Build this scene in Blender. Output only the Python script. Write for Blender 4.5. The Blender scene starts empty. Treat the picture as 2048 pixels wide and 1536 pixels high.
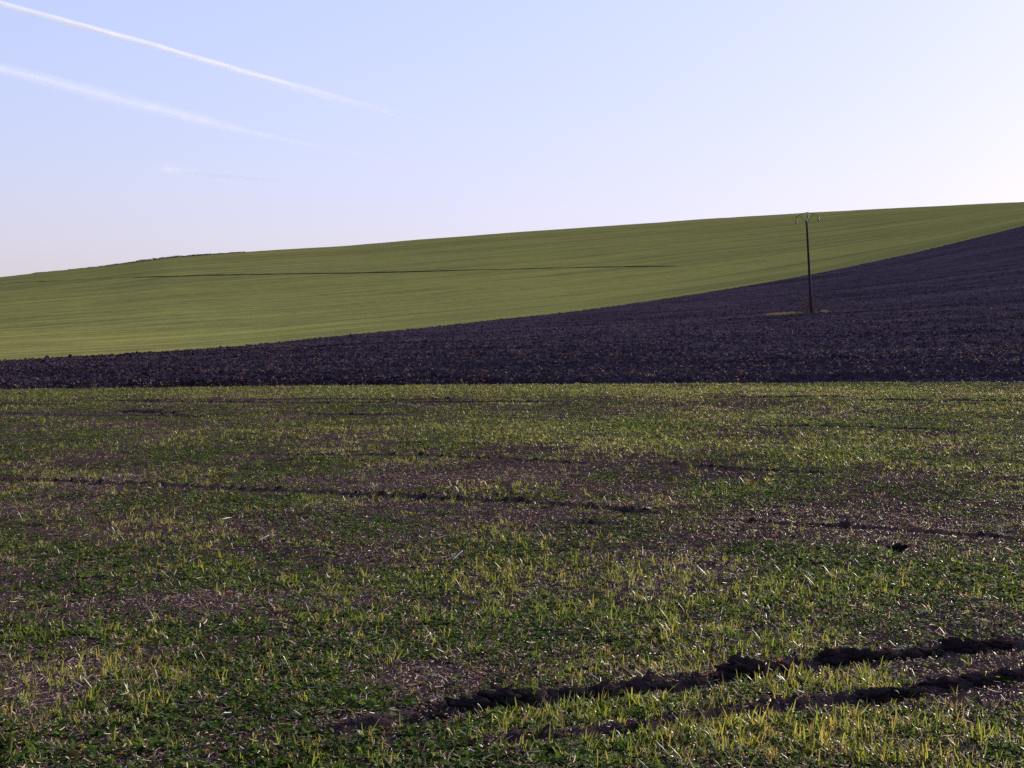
import bpy, math, random
import numpy as np
from mathutils import Vector, Matrix

random.seed(7)
rng = np.random.default_rng(7)
SC = bpy.context.scene
COL = SC.collection

# ------------------------------------------------------------------ camera
F = 2472.0                    # focal length in pixels of the 2048 px wide photograph
HORIZON = 650.0               # picture row of eye level
EYE = 1.6
PITCH = math.atan((768 - HORIZON) / F)
cam_data = bpy.data.cameras.new('camera')
cam_data.sensor_width = 36.0
cam_data.lens = 36.0 * F / 2048.0
cam_data.clip_start = 0.05
cam_data.clip_end = 120000
cam = bpy.data.objects.new('camera', cam_data)
COL.objects.link(cam)
cam.location = (0, 0, EYE)
cam.rotation_euler = (math.pi / 2 - PITCH, 0, 0)
SC.camera = cam

# ------------------------------------------------------------------ light
SUN_AZ = math.radians(46)     # to the right of the view direction (+Y)
SUN_EL = math.radians(21)
world = bpy.data.worlds.new('World')
SC.world = world
world.use_nodes = True
wn, wl = world.node_tree.nodes, world.node_tree.links
wn.clear()
sky = wn.new('ShaderNodeTexSky')
sky.sky_type = 'NISHITA'
sky.sun_disc = False
sky.sun_elevation = SUN_EL
sky.sun_rotation = SUN_AZ
sky.altitude = 100
sky.air_density = 1.7
sky.dust_density = 1.0
sky.ozone_density = 6.0
tint = wn.new('ShaderNodeMix'); tint.data_type = 'RGBA'; tint.blend_type = 'MULTIPLY'
tint.inputs[0].default_value = 1.0
tint.inputs[7].default_value = (1.095, 1.025, 1.38, 1)
bg = wn.new('ShaderNodeBackground')
bg.inputs['Strength'].default_value = 0.10
wo = wn.new('ShaderNodeOutputWorld')
gam = wn.new('ShaderNodeGamma'); gam.inputs[1].default_value = 0.40     # soft shoulder of the camera over the whole sky
wl.new(sky.outputs[0], gam.inputs[0]); wl.new(gam.outputs[0], tint.inputs[6]); wl.new(tint.outputs[2], bg.inputs['Color']); wl.new(bg.outputs[0], wo.inputs[0])

sd = bpy.data.lights.new('sun', 'SUN')
sd.energy = 3.4
sd.angle = math.radians(0.5)
sd.color = (1.0, 0.88, 0.70)
sun = bpy.data.objects.new('sun', sd)
COL.objects.link(sun)
SUN_DIR = Vector((math.sin(SUN_AZ) * math.cos(SUN_EL), math.cos(SUN_AZ) * math.cos(SUN_EL), math.sin(SUN_EL)))
sun.rotation_euler = SUN_DIR.to_track_quat('Z', 'Y').to_euler()
sun.location = (30, 30, 60)

vs = SC.view_settings
vs.view_transform = 'Standard'; vs.look = 'None'; vs.exposure = 2.0; vs.gamma = 1.0
vs.use_curve_mapping = False
SC.cycles.max_bounces = 6
SC.cycles.diffuse_bounces = 3
SC.cycles.transparent_max_bounces = 48
SC.cycles.use_denoising = False

# ------------------------------------------------------------------ helpers
def tag(o, label=None, cat=None, group=None, kind=None):
    if label: o['label'] = label
    if cat: o['category'] = cat
    if group: o['group'] = group
    if kind: o['kind'] = kind
    return o

def link(name, mesh, mat=None, parent=None):
    o = bpy.data.objects.new(name, mesh)
    COL.objects.link(o)
    if mat is not None and len(mesh.materials) == 0: mesh.materials.append(mat)
    if parent is not None: o.parent = parent
    return o

def mesh_np(name, verts, faces, smooth=True):
    """faces: int array (n,3) or (n,4)"""
    me = bpy.data.meshes.new(name)
    verts = np.asarray(verts, dtype=np.float32); faces = np.asarray(faces, dtype=np.int32)
    k = faces.shape[1]
    me.vertices.add(len(verts)); me.vertices.foreach_set('co', verts.ravel())
    me.loops.add(faces.size); me.loops.foreach_set('vertex_index', faces.ravel())
    me.polygons.add(len(faces))
    me.polygons.foreach_set('loop_start', np.arange(0, faces.size, k, dtype=np.int32))
    me.polygons.foreach_set('use_smooth', np.full(len(faces), smooth))
    me.update(calc_edges=True); me.validate()
    return me

def attr(me, name, typ, data):
    a = me.attributes.new(name, typ, 'POINT')
    key = 'vector' if typ == 'FLOAT_VECTOR' else 'value'
    dt = np.int32 if typ == 'INT' else np.float32
    a.data.foreach_set(key, np.asarray(data, dtype=dt).ravel())

def _hash(ix, iy, seed):
    h = (ix.astype(np.int64) * 374761393 + iy.astype(np.int64) * 668265263 + seed * 974711) & 0xFFFFFFFF
    h = ((h ^ (h >> 13)) * 1274126177) & 0xFFFFFFFF
    h = h ^ (h >> 16)
    return (h & 0xFFFFFF) / float(0xFFFFFF) * 2 - 1

def vnoise(x, y, seed=0):
    x = np.asarray(x, float); y = np.asarray(y, float)
    ix = np.floor(x); iy = np.floor(y)
    fx = x - ix; fy = y - iy
    ix = ix.astype(np.int64); iy = iy.astype(np.int64)
    fx = fx * fx * fx * (fx * (fx * 6 - 15) + 10); fy = fy * fy * fy * (fy * (fy * 6 - 15) + 10)
    a = _hash(ix, iy, seed); b = _hash(ix + 1, iy, seed); c = _hash(ix, iy + 1, seed); d = _hash(ix + 1, iy + 1, seed)
    return (a * (1 - fx) + b * fx) * (1 - fy) + (c * (1 - fx) + d * fx) * fy

def fbm(x, y, octv=4, seed=0, gain=0.5):
    s = 0; amp = 1; tot = 0
    for k in range(octv):
        ang = 0.6 * k
        xr = (x * math.cos(ang) - y * math.sin(ang)) * 2 ** k + 17.3 * k
        yr = (x * math.sin(ang) + y * math.cos(ang)) * 2 ** k - 9.1 * k
        s = s + amp * vnoise(xr, yr, seed + k); tot += amp; amp *= gain
    return s / tot

def sstep(a, b, x):
    t = np.clip((x - a) / (b - a), 0, 1)
    return t * t * (3 - 2 * t)

# ------------------------------------------------------------------ survey: lines of the place as seen from the eye point
cp, sp = math.cos(PITCH), math.sin(PITCH)
def ray(px, py):
    px = np.asarray(px, float); py = np.asarray(py, float)
    a = (px - 1024) / F; b = (768 - py) / F
    dx = a; dy = cp + b * sp; dz = -sp + b * cp
    h = np.hypot(dx, dy)
    return np.arctan2(dx, dy), dz / h          # azimuth, tangent of elevation

def curve(pts):
    p = np.array(pts, float)
    az, te = ray(p[:, 0], p[:, 1])
    def f(a):
        a = np.asarray(a, float)
        s0 = (te[1] - te[0]) / (az[1] - az[0]); s1 = (te[-1] - te[-2]) / (az[-1] - az[-2])
        r = np.interp(a, az, te)
        r = np.where(a < az[0], te[0] + 0.12 * s0 * np.tanh((a - az[0]) / 0.12), r)
        r = np.where(a > az[-1], te[-1] + 0.12 * s1 * np.tanh((a - az[-1]) / 0.12), r)
        return r
    # smooth the polyline a little
    def g(a):
        a = np.asarray(a, float)
        return (f(a - 0.016) + 2 * f(a - 0.008) + 2 * f(a) + 2 * f(a + 0.008) + f(a + 0.016)) / 8
    return g

edge_c = curve([(0, 779), (300, 776), (700, 771), (1100, 769), (1500, 767), (2048, 764)])
bound_c = curve([(0, 723), (200, 712), (380, 701), (540, 688), (700, 670), (850, 656), (1000, 639), (1150, 623), (1300, 602), (1450, 579), (1622, 549), (1720, 529), (1830, 505), (1940, 478), (2048, 451)])
crest_c = curve([(0, 555), (90, 545), (180, 536), (260, 526), (330, 516), (400, 511), (500, 503), (600, 497), (700, 491), (850, 479), (1000, 467), (1150, 456), (1300, 446), (1450, 436), (1600, 427), (1750, 418), (1900, 411), (2048, 404)])

def d_edge(a): return 37.0 / np.cos(np.clip(a, -1.2, 1.2)) + 0 * a
def d_bound(a):
    x = np.clip((np.asarray(a, float) + 0.39) / 0.78, -0.35, 1.35)
    return 80 * np.exp(1.22 * np.tanh(x * 0.55) / math.tanh(0.55))
def d_crest(a):
    return 418 + 42 * np.tanh(np.asarray(a, float) / 0.5)

def herm(t, p0, p1, m0, m1):
    t2, t3 = t * t, t * t * t
    return (2*t3 - 3*t2 + 1) * p0 + (t3 - 2*t2 + t) * m0 + (-2*t3 + 3*t2) * p1 + (t3 - t2) * m1

def base_height(a, d):
    """ground height of the bare land at azimuth a, range d"""
    a = np.asarray(a, float); d = np.asarray(d, float)
    dE, dB, dC = d_edge(a), d_bound(a), d_crest(a)
    zE = EYE + edge_c(a) * dE; zB = EYE + bound_c(a) * dB; zC = EYE + crest_c(a) * dC
    m1 = (zB - zE) / (dB - dE); m2 = (zC - zB) / (dC - dB)
    slopeE = zE / dE * 1.5
    z_near = herm(np.clip(d / dE, 0, 1), 0.0, zE, 0.0 * dE, slopeE * dE * 0.4)
    L = dB - dE
    z_mid = herm(np.clip((d - dE) / L, 0, 1), zE, zB, np.minimum(slopeE * 0.4, m1) * L, m1 * 1.25 * L)
    L = dC - dB
    z_far = herm(np.clip((d - dB) / L, 0, 1), zB, zC, m2 * 1.05 * L, crest_c(a) * L)
    u = np.maximum(d - dC, 0)
    z_back = zC + crest_c(a) * u - 0.00028 * u * u
    z_back = np.maximum(z_back, -15 + 0 * u)
    return np.where(d < dE, z_near, np.where(d < dB, z_mid, np.where(d < dC, z_far, z_back)))

def near_point(px, py):
    """where the line of sight meets the near field"""
    az, te = ray(px, py)
    d = -EYE / te
    for _ in range(12):
        d = (base_height(az, d) - EYE) / te
    return np.stack([d * np.sin(az), d * np.cos(az)], -1)

# wheel ruts of the near field: polylines, ridge height, half width
RUTS = []
def rut(pts, h, w, rough=0.5):
    p = np.array(pts, float)
    RUTS.append((near_point(p[:, 0], p[:, 1]), h, w, rough))
rut([(560, 1490), (700, 1458), (800, 1440), (930, 1412), (1060, 1402), (1200, 1386), (1330, 1372), (1480, 1352), (1600, 1332), (1690, 1322), (1800, 1308), (1920, 1298), (2060, 1286), (2300, 1268)], .048, .058, .9)
rut([(880, 1508), (1050, 1480), (1300, 1452), (1450, 1430), (1600, 1412), (1720, 1398), (1830, 1384), (1960, 1368), (2070, 1356), (2300, 1330)], .027, .045, .8)
rut([(-150, 955), (0, 962), (200, 970), (330, 974), (430, 980), (560, 986), (700, 994), (820, 1000), (960, 1007), (1100, 1015), (1250, 1025), (1330, 1032), (1400, 1038)], .040, .045, .5)
rut([(1400, 1041), (1480, 1044), (1560, 1048), (1700, 1053), (1850, 1060), (2100, 1074)], .036, .05, .6)
rut([(400, 1006), (460, 1008), (530, 1010)], 0.032, 0.050, .5)
rut([(1080, 1046), (1160, 1048), (1290, 1056)], 0.032, 0.045, .6)
rut([(-200, 809), (0, 808), (170, 809)], 0.050, 0.100, .4)
rut([(210, 803), (400, 807), (600, 808), (850, 805), (1000, 803), (1150, 803)], 0.050, 0.100, .4)
rut([(220, 801), (350, 800), (520, 801), (700, 800), (980, 798)], 0.043, 0.100, .4)
rut([(225, 822), (300, 824), (380, 826)], 0.072, 0.100, .4)
rut([(-150, 829), (0, 829), (200, 830), (450, 832)], 0.043, 0.100, .4)
rut([(590, 826), (700, 828), (830, 829)], 0.043, 0.100, .4)
rut([(1400, 799), (1590, 796), (1720, 796)], 0.036, 0.100, .4)
rut([(1700, 802), (1850, 804), (2100, 803)], 0.043, 0.100, .4)
rut([(450, 906), (600, 909), (800, 914), (1000, 920), (1200, 932)], 0.022, 0.060, .6)
rut([(1250, 930), (1500, 940), (1700, 946)], 0.013, 0.060, .6)
rut([(1500, 855), (1700, 857), (1900, 860)], 0.019, 0.080, .5)

def rut_field(x, y):
    """height added by the ruts, and a 0..1 mask of the torn up soil"""
    h = np.zeros_like(x); mask = np.zeros_like(x)
    for k, (P, hh, w, rough) in enumerate(RUTS):
        best = np.full(x.shape, 1e9); side = np.zeros_like(x); tt = np.zeros_like(x)
        sel = (y > P[:, 1].min() - 1.2) & (y < P[:, 1].max() + 1.2)
        if not sel.any(): continue
        xs, ys = x[sel], y[sel]
        b = best[sel]; s_ = side[sel]; t_ = tt[sel]; acc = 0.0
        for i in range(len(P) - 1):
            d = P[i + 1] - P[i]; L = np.hypot(*d)
            t = np.clip(((xs - P[i, 0]) * d[0] + (ys - P[i, 1]) * d[1]) / (L * L), 0, 1)
            qx = xs - (P[i, 0] + t * d[0]); qy = ys - (P[i, 1] + t * d[1])
            q = np.hypot(qx, qy)
            better = q < b
            sg = np.sign(d[0] * qy - d[1] * qx)
            b = np.where(better, q, b); s_ = np.where(better, sg * q, s_); t_ = np.where(better, acc + t * L, t_)
            acc += L
        end = sstep(0, 0.5, t_) * sstep(0, 0.5, acc - t_) if k > 1 else sstep(0, 0.5, t_)
        s2 = s_ + 0.6 * w * fbm(xs / w * 0.4, ys / w * 0.4, 3, 40 + k)
        amp = 0.8 * hh * end * np.clip((0.7 + 1.1 * fbm(t_ * 1.6, t_ * 0 + k * 7.7, 3, 60 + k)) if k < 2 else (0.95 + 0.35 * fbm(t_ * 1.6, t_ * 0 + k * 7.7, 3, 60 + k)), 0.05, 1.5)
        ridge = np.exp(-((s2 - 0.35 * w) / w) ** 2) - 0.75 * np.exp(-((s2 + 1.1 * w) / (0.8 * w)) ** 2)
        lump = 1 + rough * 0.8 * fbm(xs / 0.06, ys / 0.06, 3, 80 + k)
        h[sel] += amp * ridge * lump
        mask[sel] = np.maximum(mask[sel], np.exp(-(s_ / (1.5 * w)) ** 2) * end)
    return h, mask

# ------------------------------------------------------------------ materials
def new_mat(name):
    m = bpy.data.materials.new(name); m.use_nodes = True
    m.node_tree.nodes.clear()
    return m, m.node_tree.nodes, m.node_tree.links

def node(ns, t, **kw):
    n = ns.new(t)
    for k, v in kw.items(): setattr(n, k, v)
    return n

def noise_tex(ns, ls, vec, scale, detail=4, rough=0.55):
    n = ns.new('ShaderNodeTexNoise')
    n.inputs['Scale'].default_value = scale; n.inputs['Detail'].default_value = detail; n.inputs['Roughness'].default_value = rough
    if vec is not None: ls.new(vec, n.inputs['Vector'])
    return n.outputs[0]

def ramp(ns, ls, fac, stops):
    n = ns.new('ShaderNodeValToRGB')
    cr = n.color_ramp
    while len(cr.elements) < len(stops): cr.elements.new(0.5)
    for e, (p, c) in zip(cr.elements, stops):
        e.position = p; e.color = (*c, 1) if len(c) == 3 else c
    ls.new(fac, n.inputs[0])
    return n.outputs[0]

def mixc(ns, ls, fac, a, b, mode='MIX'):
    n = ns.new('ShaderNodeMix'); n.data_type = 'RGBA'; n.blend_type = mode
    for sock, v in ((n.inputs[0], fac), (n.inputs[6], a), (n.inputs[7], b)):
        if isinstance(v, (int, float)): sock.default_value = v
        elif isinstance(v, tuple): sock.default_value = (*v, 1)
        else: ls.new(v, sock)
    return n.outputs[2]

def math_n(ns, ls, op, a, b=None, clamp=False):
    n = ns.new('ShaderNodeMath'); n.operation = op; n.use_clamp = clamp
    for i, v in enumerate((a, b)):
        if v is None: continue
        if isinstance(v, (int, float)): n.inputs[i].default_value = v
        else: ls.new(v, n.inputs[i])
    return n.outputs[0]

def soil_mat(name, stops, rough=0.85, bump=0.5, scales=(9, 60), spec=0.25, bands=0.0):
    m, ns, ls = new_mat(name)
    geo = ns.new('ShaderNodeNewGeometry')
    p = geo.outputs['Position']
    n1 = noise_tex(ns, ls, p, scales[0], 6, 0.6); n2 = noise_tex(ns, ls, p, scales[1], 4, 0.6)
    n3 = noise_tex(ns, ls, p, 0.7, 3)
    f = math_n(ns, ls, 'ADD', math_n(ns, ls, 'MULTIPLY', n1, 0.5), math_n(ns, ls, 'MULTIPLY', n3, 0.5))
    col = ramp(ns, ls, f, stops)
    col = mixc(ns, ls, 0.35, col, ramp(ns, ls, n2, [(0.3, (0.5, 0.5, 0.5)), (0.7, (1.3, 1.3, 1.3))]), 'MULTIPLY')
    if bands:
        vm = ns.new('ShaderNodeVectorMath'); vm.operation = 'MULTIPLY'; ls.new(p, vm.inputs[0]); vm.inputs[1].default_value = (.035, .22, 0)
        col = mixc(ns, ls, bands, col, ramp(ns, ls, noise_tex(ns, ls, vm.outputs[0], 1.0, 5, 0.65), [(0.35, (.5, .48, .5)), (0.65, (1.6, 1.5, 1.45))]), 'MULTIPLY')
    b = ns.new('ShaderNodeBump'); b.inputs['Strength'].default_value = bump; b.inputs['Distance'].default_value = 0.02
    ls.new(math_n(ns, ls, 'ADD', n1, n2), b.inputs['Height'])
    pr = ns.new('ShaderNodeBsdfDiffuse')          # crumbly matt earth: no sheen
    ls.new(col, pr.inputs['Color']); pr.inputs['Roughness'].default_value = rough
    ls.new(b.outputs[0], pr.inputs['Normal'])
    out = ns.new('ShaderNodeOutputMaterial'); ls.new(pr.outputs[0], out.inputs[0])
    return m

def leaf_mat(name, stops, trans=0.5, rough=0.45, spec=0.3, base_dark=None):
    """thin leaf: diffuse and translucent; colour picked per plant by its tint"""
    m, ns, ls = new_mat(name)
    at = node(ns, 'ShaderNodeAttribute', attribute_type='INSTANCER', attribute_name='tint')
    geo = ns.new('ShaderNodeNewGeometry')
    n = noise_tex(ns, ls, geo.outputs['Position'], 35, 2)
    f = math_n(ns, ls, 'ADD', at.outputs['Fac'], math_n(ns, ls, 'MULTIPLY', math_n(ns, ls, 'SUBTRACT', n, 0.5), 0.35), True)
    col = ramp(ns, ls, f, stops)
    pr = ns.new('ShaderNodeBsdfPrincipled'); pr.inputs['Roughness'].default_value = rough
    pr.inputs['Specular IOR Level'].default_value = spec
    ls.new(col, pr.inputs['Base Color'])
    tr = ns.new('ShaderNodeBsdfTranslucent')
    ls.new(mixc(ns, ls, 1.0, col, (1.15, 1.12, 0.6), 'MULTIPLY'), tr.inputs['Color'])
    mx = ns.new('ShaderNodeMixShader'); mx.inputs[0].default_value = trans
    ls.new(pr.outputs[0], mx.inputs[1]); ls.new(tr.outputs[0], mx.inputs[2])
    out = ns.new('ShaderNodeOutputMaterial'); ls.new(mx.outputs[0], out.inputs[0])
    return m

def plain_mat(name, c, rough=0.6, spec=0.3, metal=0.0, var=0.2, scale=20):
    m, ns, ls = new_mat(name)
    tc = ns.new('ShaderNodeTexCoord')
    n = noise_tex(ns, ls, tc.outputs['Object'], scale, 4)
    col = ramp(ns, ls, n, [(0.3, tuple(v * (1 - var) for v in c)), (0.7, tuple(v * (1 + var) for v in c))])
    pr = ns.new('ShaderNodeBsdfPrincipled'); ls.new(col, pr.inputs['Base Color'])
    pr.inputs['Roughness'].default_value = rough; pr.inputs['Metallic'].default_value = metal
    pr.inputs['Specular IOR Level'].default_value = spec
    out = ns.new('ShaderNodeOutputMaterial'); ls.new(pr.outputs[0], out.inputs[0])
    return m

SOIL = soil_mat('soil', [(0.3, (.024, .016, .018)), (0.55, (.048, .033, .034)), (0.8, (.100, .068, .062))], bump=0.7, spec=0.15)
CLOD = soil_mat('clod_soil', [(0.3, (.014, .010, .012)), (0.6, (.028, .020, .022)), (0.85, (.055, .039, .039))], rough=0.9, spec=0.1, bump=0.8, scales=(14, 70))
PLOUGH = soil_mat('ploughed_soil', [(0.3, (.026, .020, .031)), (0.55, (.046, .036, .052)), (0.8, (.105, .072, .080))], rough=0.8, spec=0.12, bump=0.8, scales=(3, 16), bands=0.8)
STUBBLE = leaf_mat('turned_stubble', [(0.0, (.075, .040, .038)), (0.5, (.15, .088, .078)), (0.9, (.26, .19, .165)), (1.0, (.55, .48, .42))], 0.25, 0.7, 0.05)
GRASS = leaf_mat('grass_blade', [(0.0, (.042, .072, .014)), (0.35, (.095, .122, .025)), (0.65, (.165, .172, .042)), (0.85, (.20, .175, .060)), (1.0, (.175, .125, .066))], 0.55, 0.4, 0.3)
WEED = leaf_mat('weed_leaf', [(0.0, (.036, .028, .014)), (0.22, (.020, .038, .010)), (0.55, (.035, .070, .014)), (0.85, (.066, .100, .018)), (1.0, (.11, .13, .026))], 0.48, 0.7, 0.06)
REDLEAF = leaf_mat('red_leaf', [(0.0, (.05, .020, .014)), (0.6, (.11, .035, .022)), (0.9, (.20, .045, .025)), (1.0, (.28, .10, .03))], 0.5, 0.7, 0.1)
STRAW = leaf_mat('straw', [(0.0, (.07, .037, .032)), (0.35, (.16, .095, .085)), (0.65, (.34, .25, .24)), (0.9, (.52, .44, .43)), (1.0, (.66, .60, .58))], 0.3, 0.5, 0.2)

# ------------------------------------------------------------------ the land
AZ_IN = 0.56
def az_cols(n_in, n_out=20, full=True):
    inn = np.linspace(-AZ_IN, AZ_IN, n_in)
    if not full: return inn
    out = np.linspace(AZ_IN, math.pi, n_out)[1:]
    return np.concatenate([-out[::-1], inn, out])

def grid_faces(nr, nc):
    i = np.arange(nr - 1)[:, None] * nc + np.arange(nc - 1)[None, :]
    return np.stack([i, i + 1, i + nc + 1, i + nc], -1).reshape(-1, 4)

def polar_sheet(name, A, D, Z, mat, extra=None):
    nr, nc = A.shape
    v = np.stack([D * np.sin(A), D * np.cos(A), Z], -1).reshape(-1, 3)
    f = grid_faces(nr, nc)[:, ::-1]
    me = mesh_np(name, v, f)
    for k, (t, data) in (extra or {}).items(): attr(me, k, t, data)
    o = link(name, me, mat)
    tag(o, kind='structure')
    return o

# --- near field: thin crop stubble and weeds on bare soil
def near_height(x, y, d, detail=True):
    a = np.arctan2(x, y)
    z = base_height(a, d)
    z = z + 0.05 * fbm(x * 0.25, y * 0.25, 3, 3) * sstep(2, 8, d) * sstep(37, 30, d)
    rh, rm = rut_field(x, y)
    z = z + rh
    if detail:
        z = z + (0.016 * fbm(x * 3.1, y * 3.1, 3, 11) + 0.014 * (0.4 + rm) * fbm(x * 14, y * 14, 3, 12)) * sstep(0.5, 2, d)
        z = z + 0.01 * np.abs(fbm(x * 7, y * 7, 2, 13))
    return z, rm

cols = az_cols(620)
rows = np.concatenate([[0.15, 0.6, 1.2, 2.0], np.geomspace(2.8, 12, 250), np.geomspace(12, 37, 190)[1:]])
A, D = np.meshgrid(cols, rows)
edge_jit = 0.15 * fbm(A * 60, A * 0 + 3.0, 4, 21)
D = np.where(D >= 36.99, d_edge(A) + edge_jit, D * np.where(D > 20, 1 + (d_edge(A) / 37.0 - 1) * (D - 20) / 17.0, 1))
X, Y = D * np.sin(A), D * np.cos(A)
Z, RM = near_height(X, Y, D)
Z[-1] -= 0.25
field = polar_sheet('field', A, D, Z, SOIL)

# --- ploughed field: ridges of turned soil from the edge furrow up to the crop
def plough_height(x, y, a, d):
    z = base_height(a, d)
    e = d - d_edge(a)
    z = z - 0.16 * np.exp(-((e - 0.5) / 0.7) ** 2)
    far = sstep(240, 60, d)
    w = fbm(x * 0.35, y * 0.35, 3, 31)
    fur = np.sin((y * 0.995 + x * 0.03 + 0.5 * w) * 2 * math.pi / 0.62)
    z = z + 0.045 * fur * (0.6 + 0.6 * fbm(x * 0.9, y * 0.9, 2, 32))
    z = z + 0.11 * fbm(x * 1.1, y * 2.2, 3, 33) + 0.09 * np.maximum(fbm(x * 3.3, y * 4.1, 3, 34), -0.1)
    z = z + 0.05 * fbm(x * 7.7, y * 8.1, 2, 35) * far
    return z

cols_p = az_cols(660)
t = np.linspace(0, 1, 520)
g = ((1 - 0.30) + 0.30) * t
Ac, T = np.meshgrid(cols_p, t)
dE = d_edge(Ac); dB = d_bound(Ac)
pw = 0.45                                   # rows get wider apart with range
D = (dE ** -pw + T * (dB ** -pw - dE ** -pw)) ** (-1 / pw)
D[0] -= 0.35
bj = 0.5 * fbm(Ac[-1] * 90, Ac[-1] * 0 + 1.0, 4, 22)
D[-1] += bj
X, Y = D * np.sin(Ac), D * np.cos(Ac)
Z = plough_height(X, Y, Ac, D)
Z[0] -= 0.3
Z[-1] -= 0.6
plough = polar_sheet('ploughed_field', Ac, D, Z, PLOUGH)

# --- hillside sown with young green corn, on over the crest
m, ns, ls = new_mat('young_corn')
HILL = m
geo = ns.new('ShaderNodeNewGeometry')
al = node(ns, 'ShaderNodeAttribute', attribute_name='along').outputs['Fac']
ac = node(ns, 'ShaderNodeAttribute', attribute_name='across').outputs['Fac']
cv = ns.new('ShaderNodeCombineXYZ'); ls.new(al, cv.inputs[0]); ls.new(ac, cv.inputs[1])
def scaled(v, s):
    n = ns.new('ShaderNodeVectorMath'); n.operation = 'MULTIPLY'; ls.new(v, n.inputs[0]); n.inputs[1].default_value = s
    return n.outputs[0]
rows1 = noise_tex(ns, ls, scaled(cv.outputs[0], (0.010, 0.55, 1)), 1, 3)
rows2 = noise_tex(ns, ls, scaled(cv.outputs[0], (0.05, 1.6, 1)), 1, 4, 0.65)
blot = noise_tex(ns, ls, scaled(cv.outputs[0], (0.012, 0.03, 1)), 1, 4)
grain = noise_tex(ns, ls, geo.outputs['Position'], 2.2, 5, 0.7)
f = math_n(ns, ls, 'ADD', math_n(ns, ls, 'MULTIPLY', rows1, 0.35), math_n(ns, ls, 'MULTIPLY', rows2, 0.25))
f = math_n(ns, ls, 'ADD', f, math_n(ns, ls, 'MULTIPLY', blot, 0.25))
f = math_n(ns, ls, 'ADD', f, math_n(ns, ls, 'MULTIPLY', grain, 0.25))
col = ramp(ns, ls, f, [(0.36, (.042, .037, .026)), (0.46, (.064, .065, .031)), (0.54, (.086, .091, .034)), (0.66, (.126, .128, .043))])
wob = math_n(ns, ls, 'MULTIPLY', noise_tex(ns, ls, scaled(cv.outputs[0], (0.02, 0.02, 1)), 1, 2), 5.0)
acw = math_n(ns, ls, 'ADD', ac, wob)
def track(off, width, depth, period=17.0):
    fr = math_n(ns, ls, 'FRACT', math_n(ns, ls, 'DIVIDE', math_n(ns, ls, 'ADD', acw, off), period))
    dd = math_n(ns, ls, 'MULTIPLY', math_n(ns, ls, 'ABSOLUTE', math_n(ns, ls, 'SUBTRACT', fr, 0.5)), period / width)
    return math_n(ns, ls, 'MULTIPLY', math_n(ns, ls, 'SUBTRACT', 1.0, dd, True), depth)
tk = math_n(ns, ls, 'ADD', math_n(ns, ls, 'ADD', track(0.0, 0.7, 0.55), track(2.1, 0.7, 0.55)), track(9.0, 2.5, 0.22, 41.0))
tk = math_n(ns, ls, 'MULTIPLY', tk, math_n(ns, ls, 'MULTIPLY', noise_tex(ns, ls, scaled(cv.outputs[0], (0.06, 0.05, 1)), 1, 3), 1.1), True)
col = mixc(ns, ls, tk, col, (.030, .028, .020))
bare = ramp(ns, ls, noise_tex(ns, ls, scaled(cv.outputs[0], (0.03, 0.14, 1)), 1, 5, 0.65), [(0.54, (0, 0, 0)), (0.70, (.65, .65, .65))])
col = mixc(ns, ls, bare, col, (.050, .042, .028))
bmp = ns.new('ShaderNodeBump'); bmp.inputs['Strength'].default_value = 0.5; bmp.inputs['Distance'].default_value = 0.1
ls.new(grain, bmp.inputs['Height'])
df = ns.new('ShaderNodeBsdfPrincipled'); ls.new(col, df.inputs['Base Color']); df.inputs['Roughness'].default_value = 0.7
df.inputs['Specular IOR Level'].default_value = 0.0
ls.new(bmp.outputs[0], df.inputs['Normal'])
ou = ns.new('ShaderNodeOutputMaterial'); ls.new(df.outputs[0], ou.inputs[0])

cols_h = az_cols(420)
t = np.concatenate([np.linspace(0, 1, 240), 1 + np.geomspace(0.01, 6, 40)])
Ac, T = np.meshgrid(cols_h, t)
dB = d_bound(Ac); dC = d_crest(Ac)
D = dB - 1.0 + T * (dC - dB + 1.0)
X, Y = D * np.sin(Ac), D * np.cos(Ac)
Z = base_height(Ac, D) + (0.25 * fbm(X * 0.03, Y * 0.03, 3, 51) + 0.05 * fbm(X * 0.5, Y * 0.5, 3, 52)) * sstep(0, 30, D - dB)
hill = polar_sheet('hillside', Ac, D, Z, HILL, {'along': ('FLOAT', Ac * 200), 'across': ('FLOAT', D - dB)})

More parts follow.
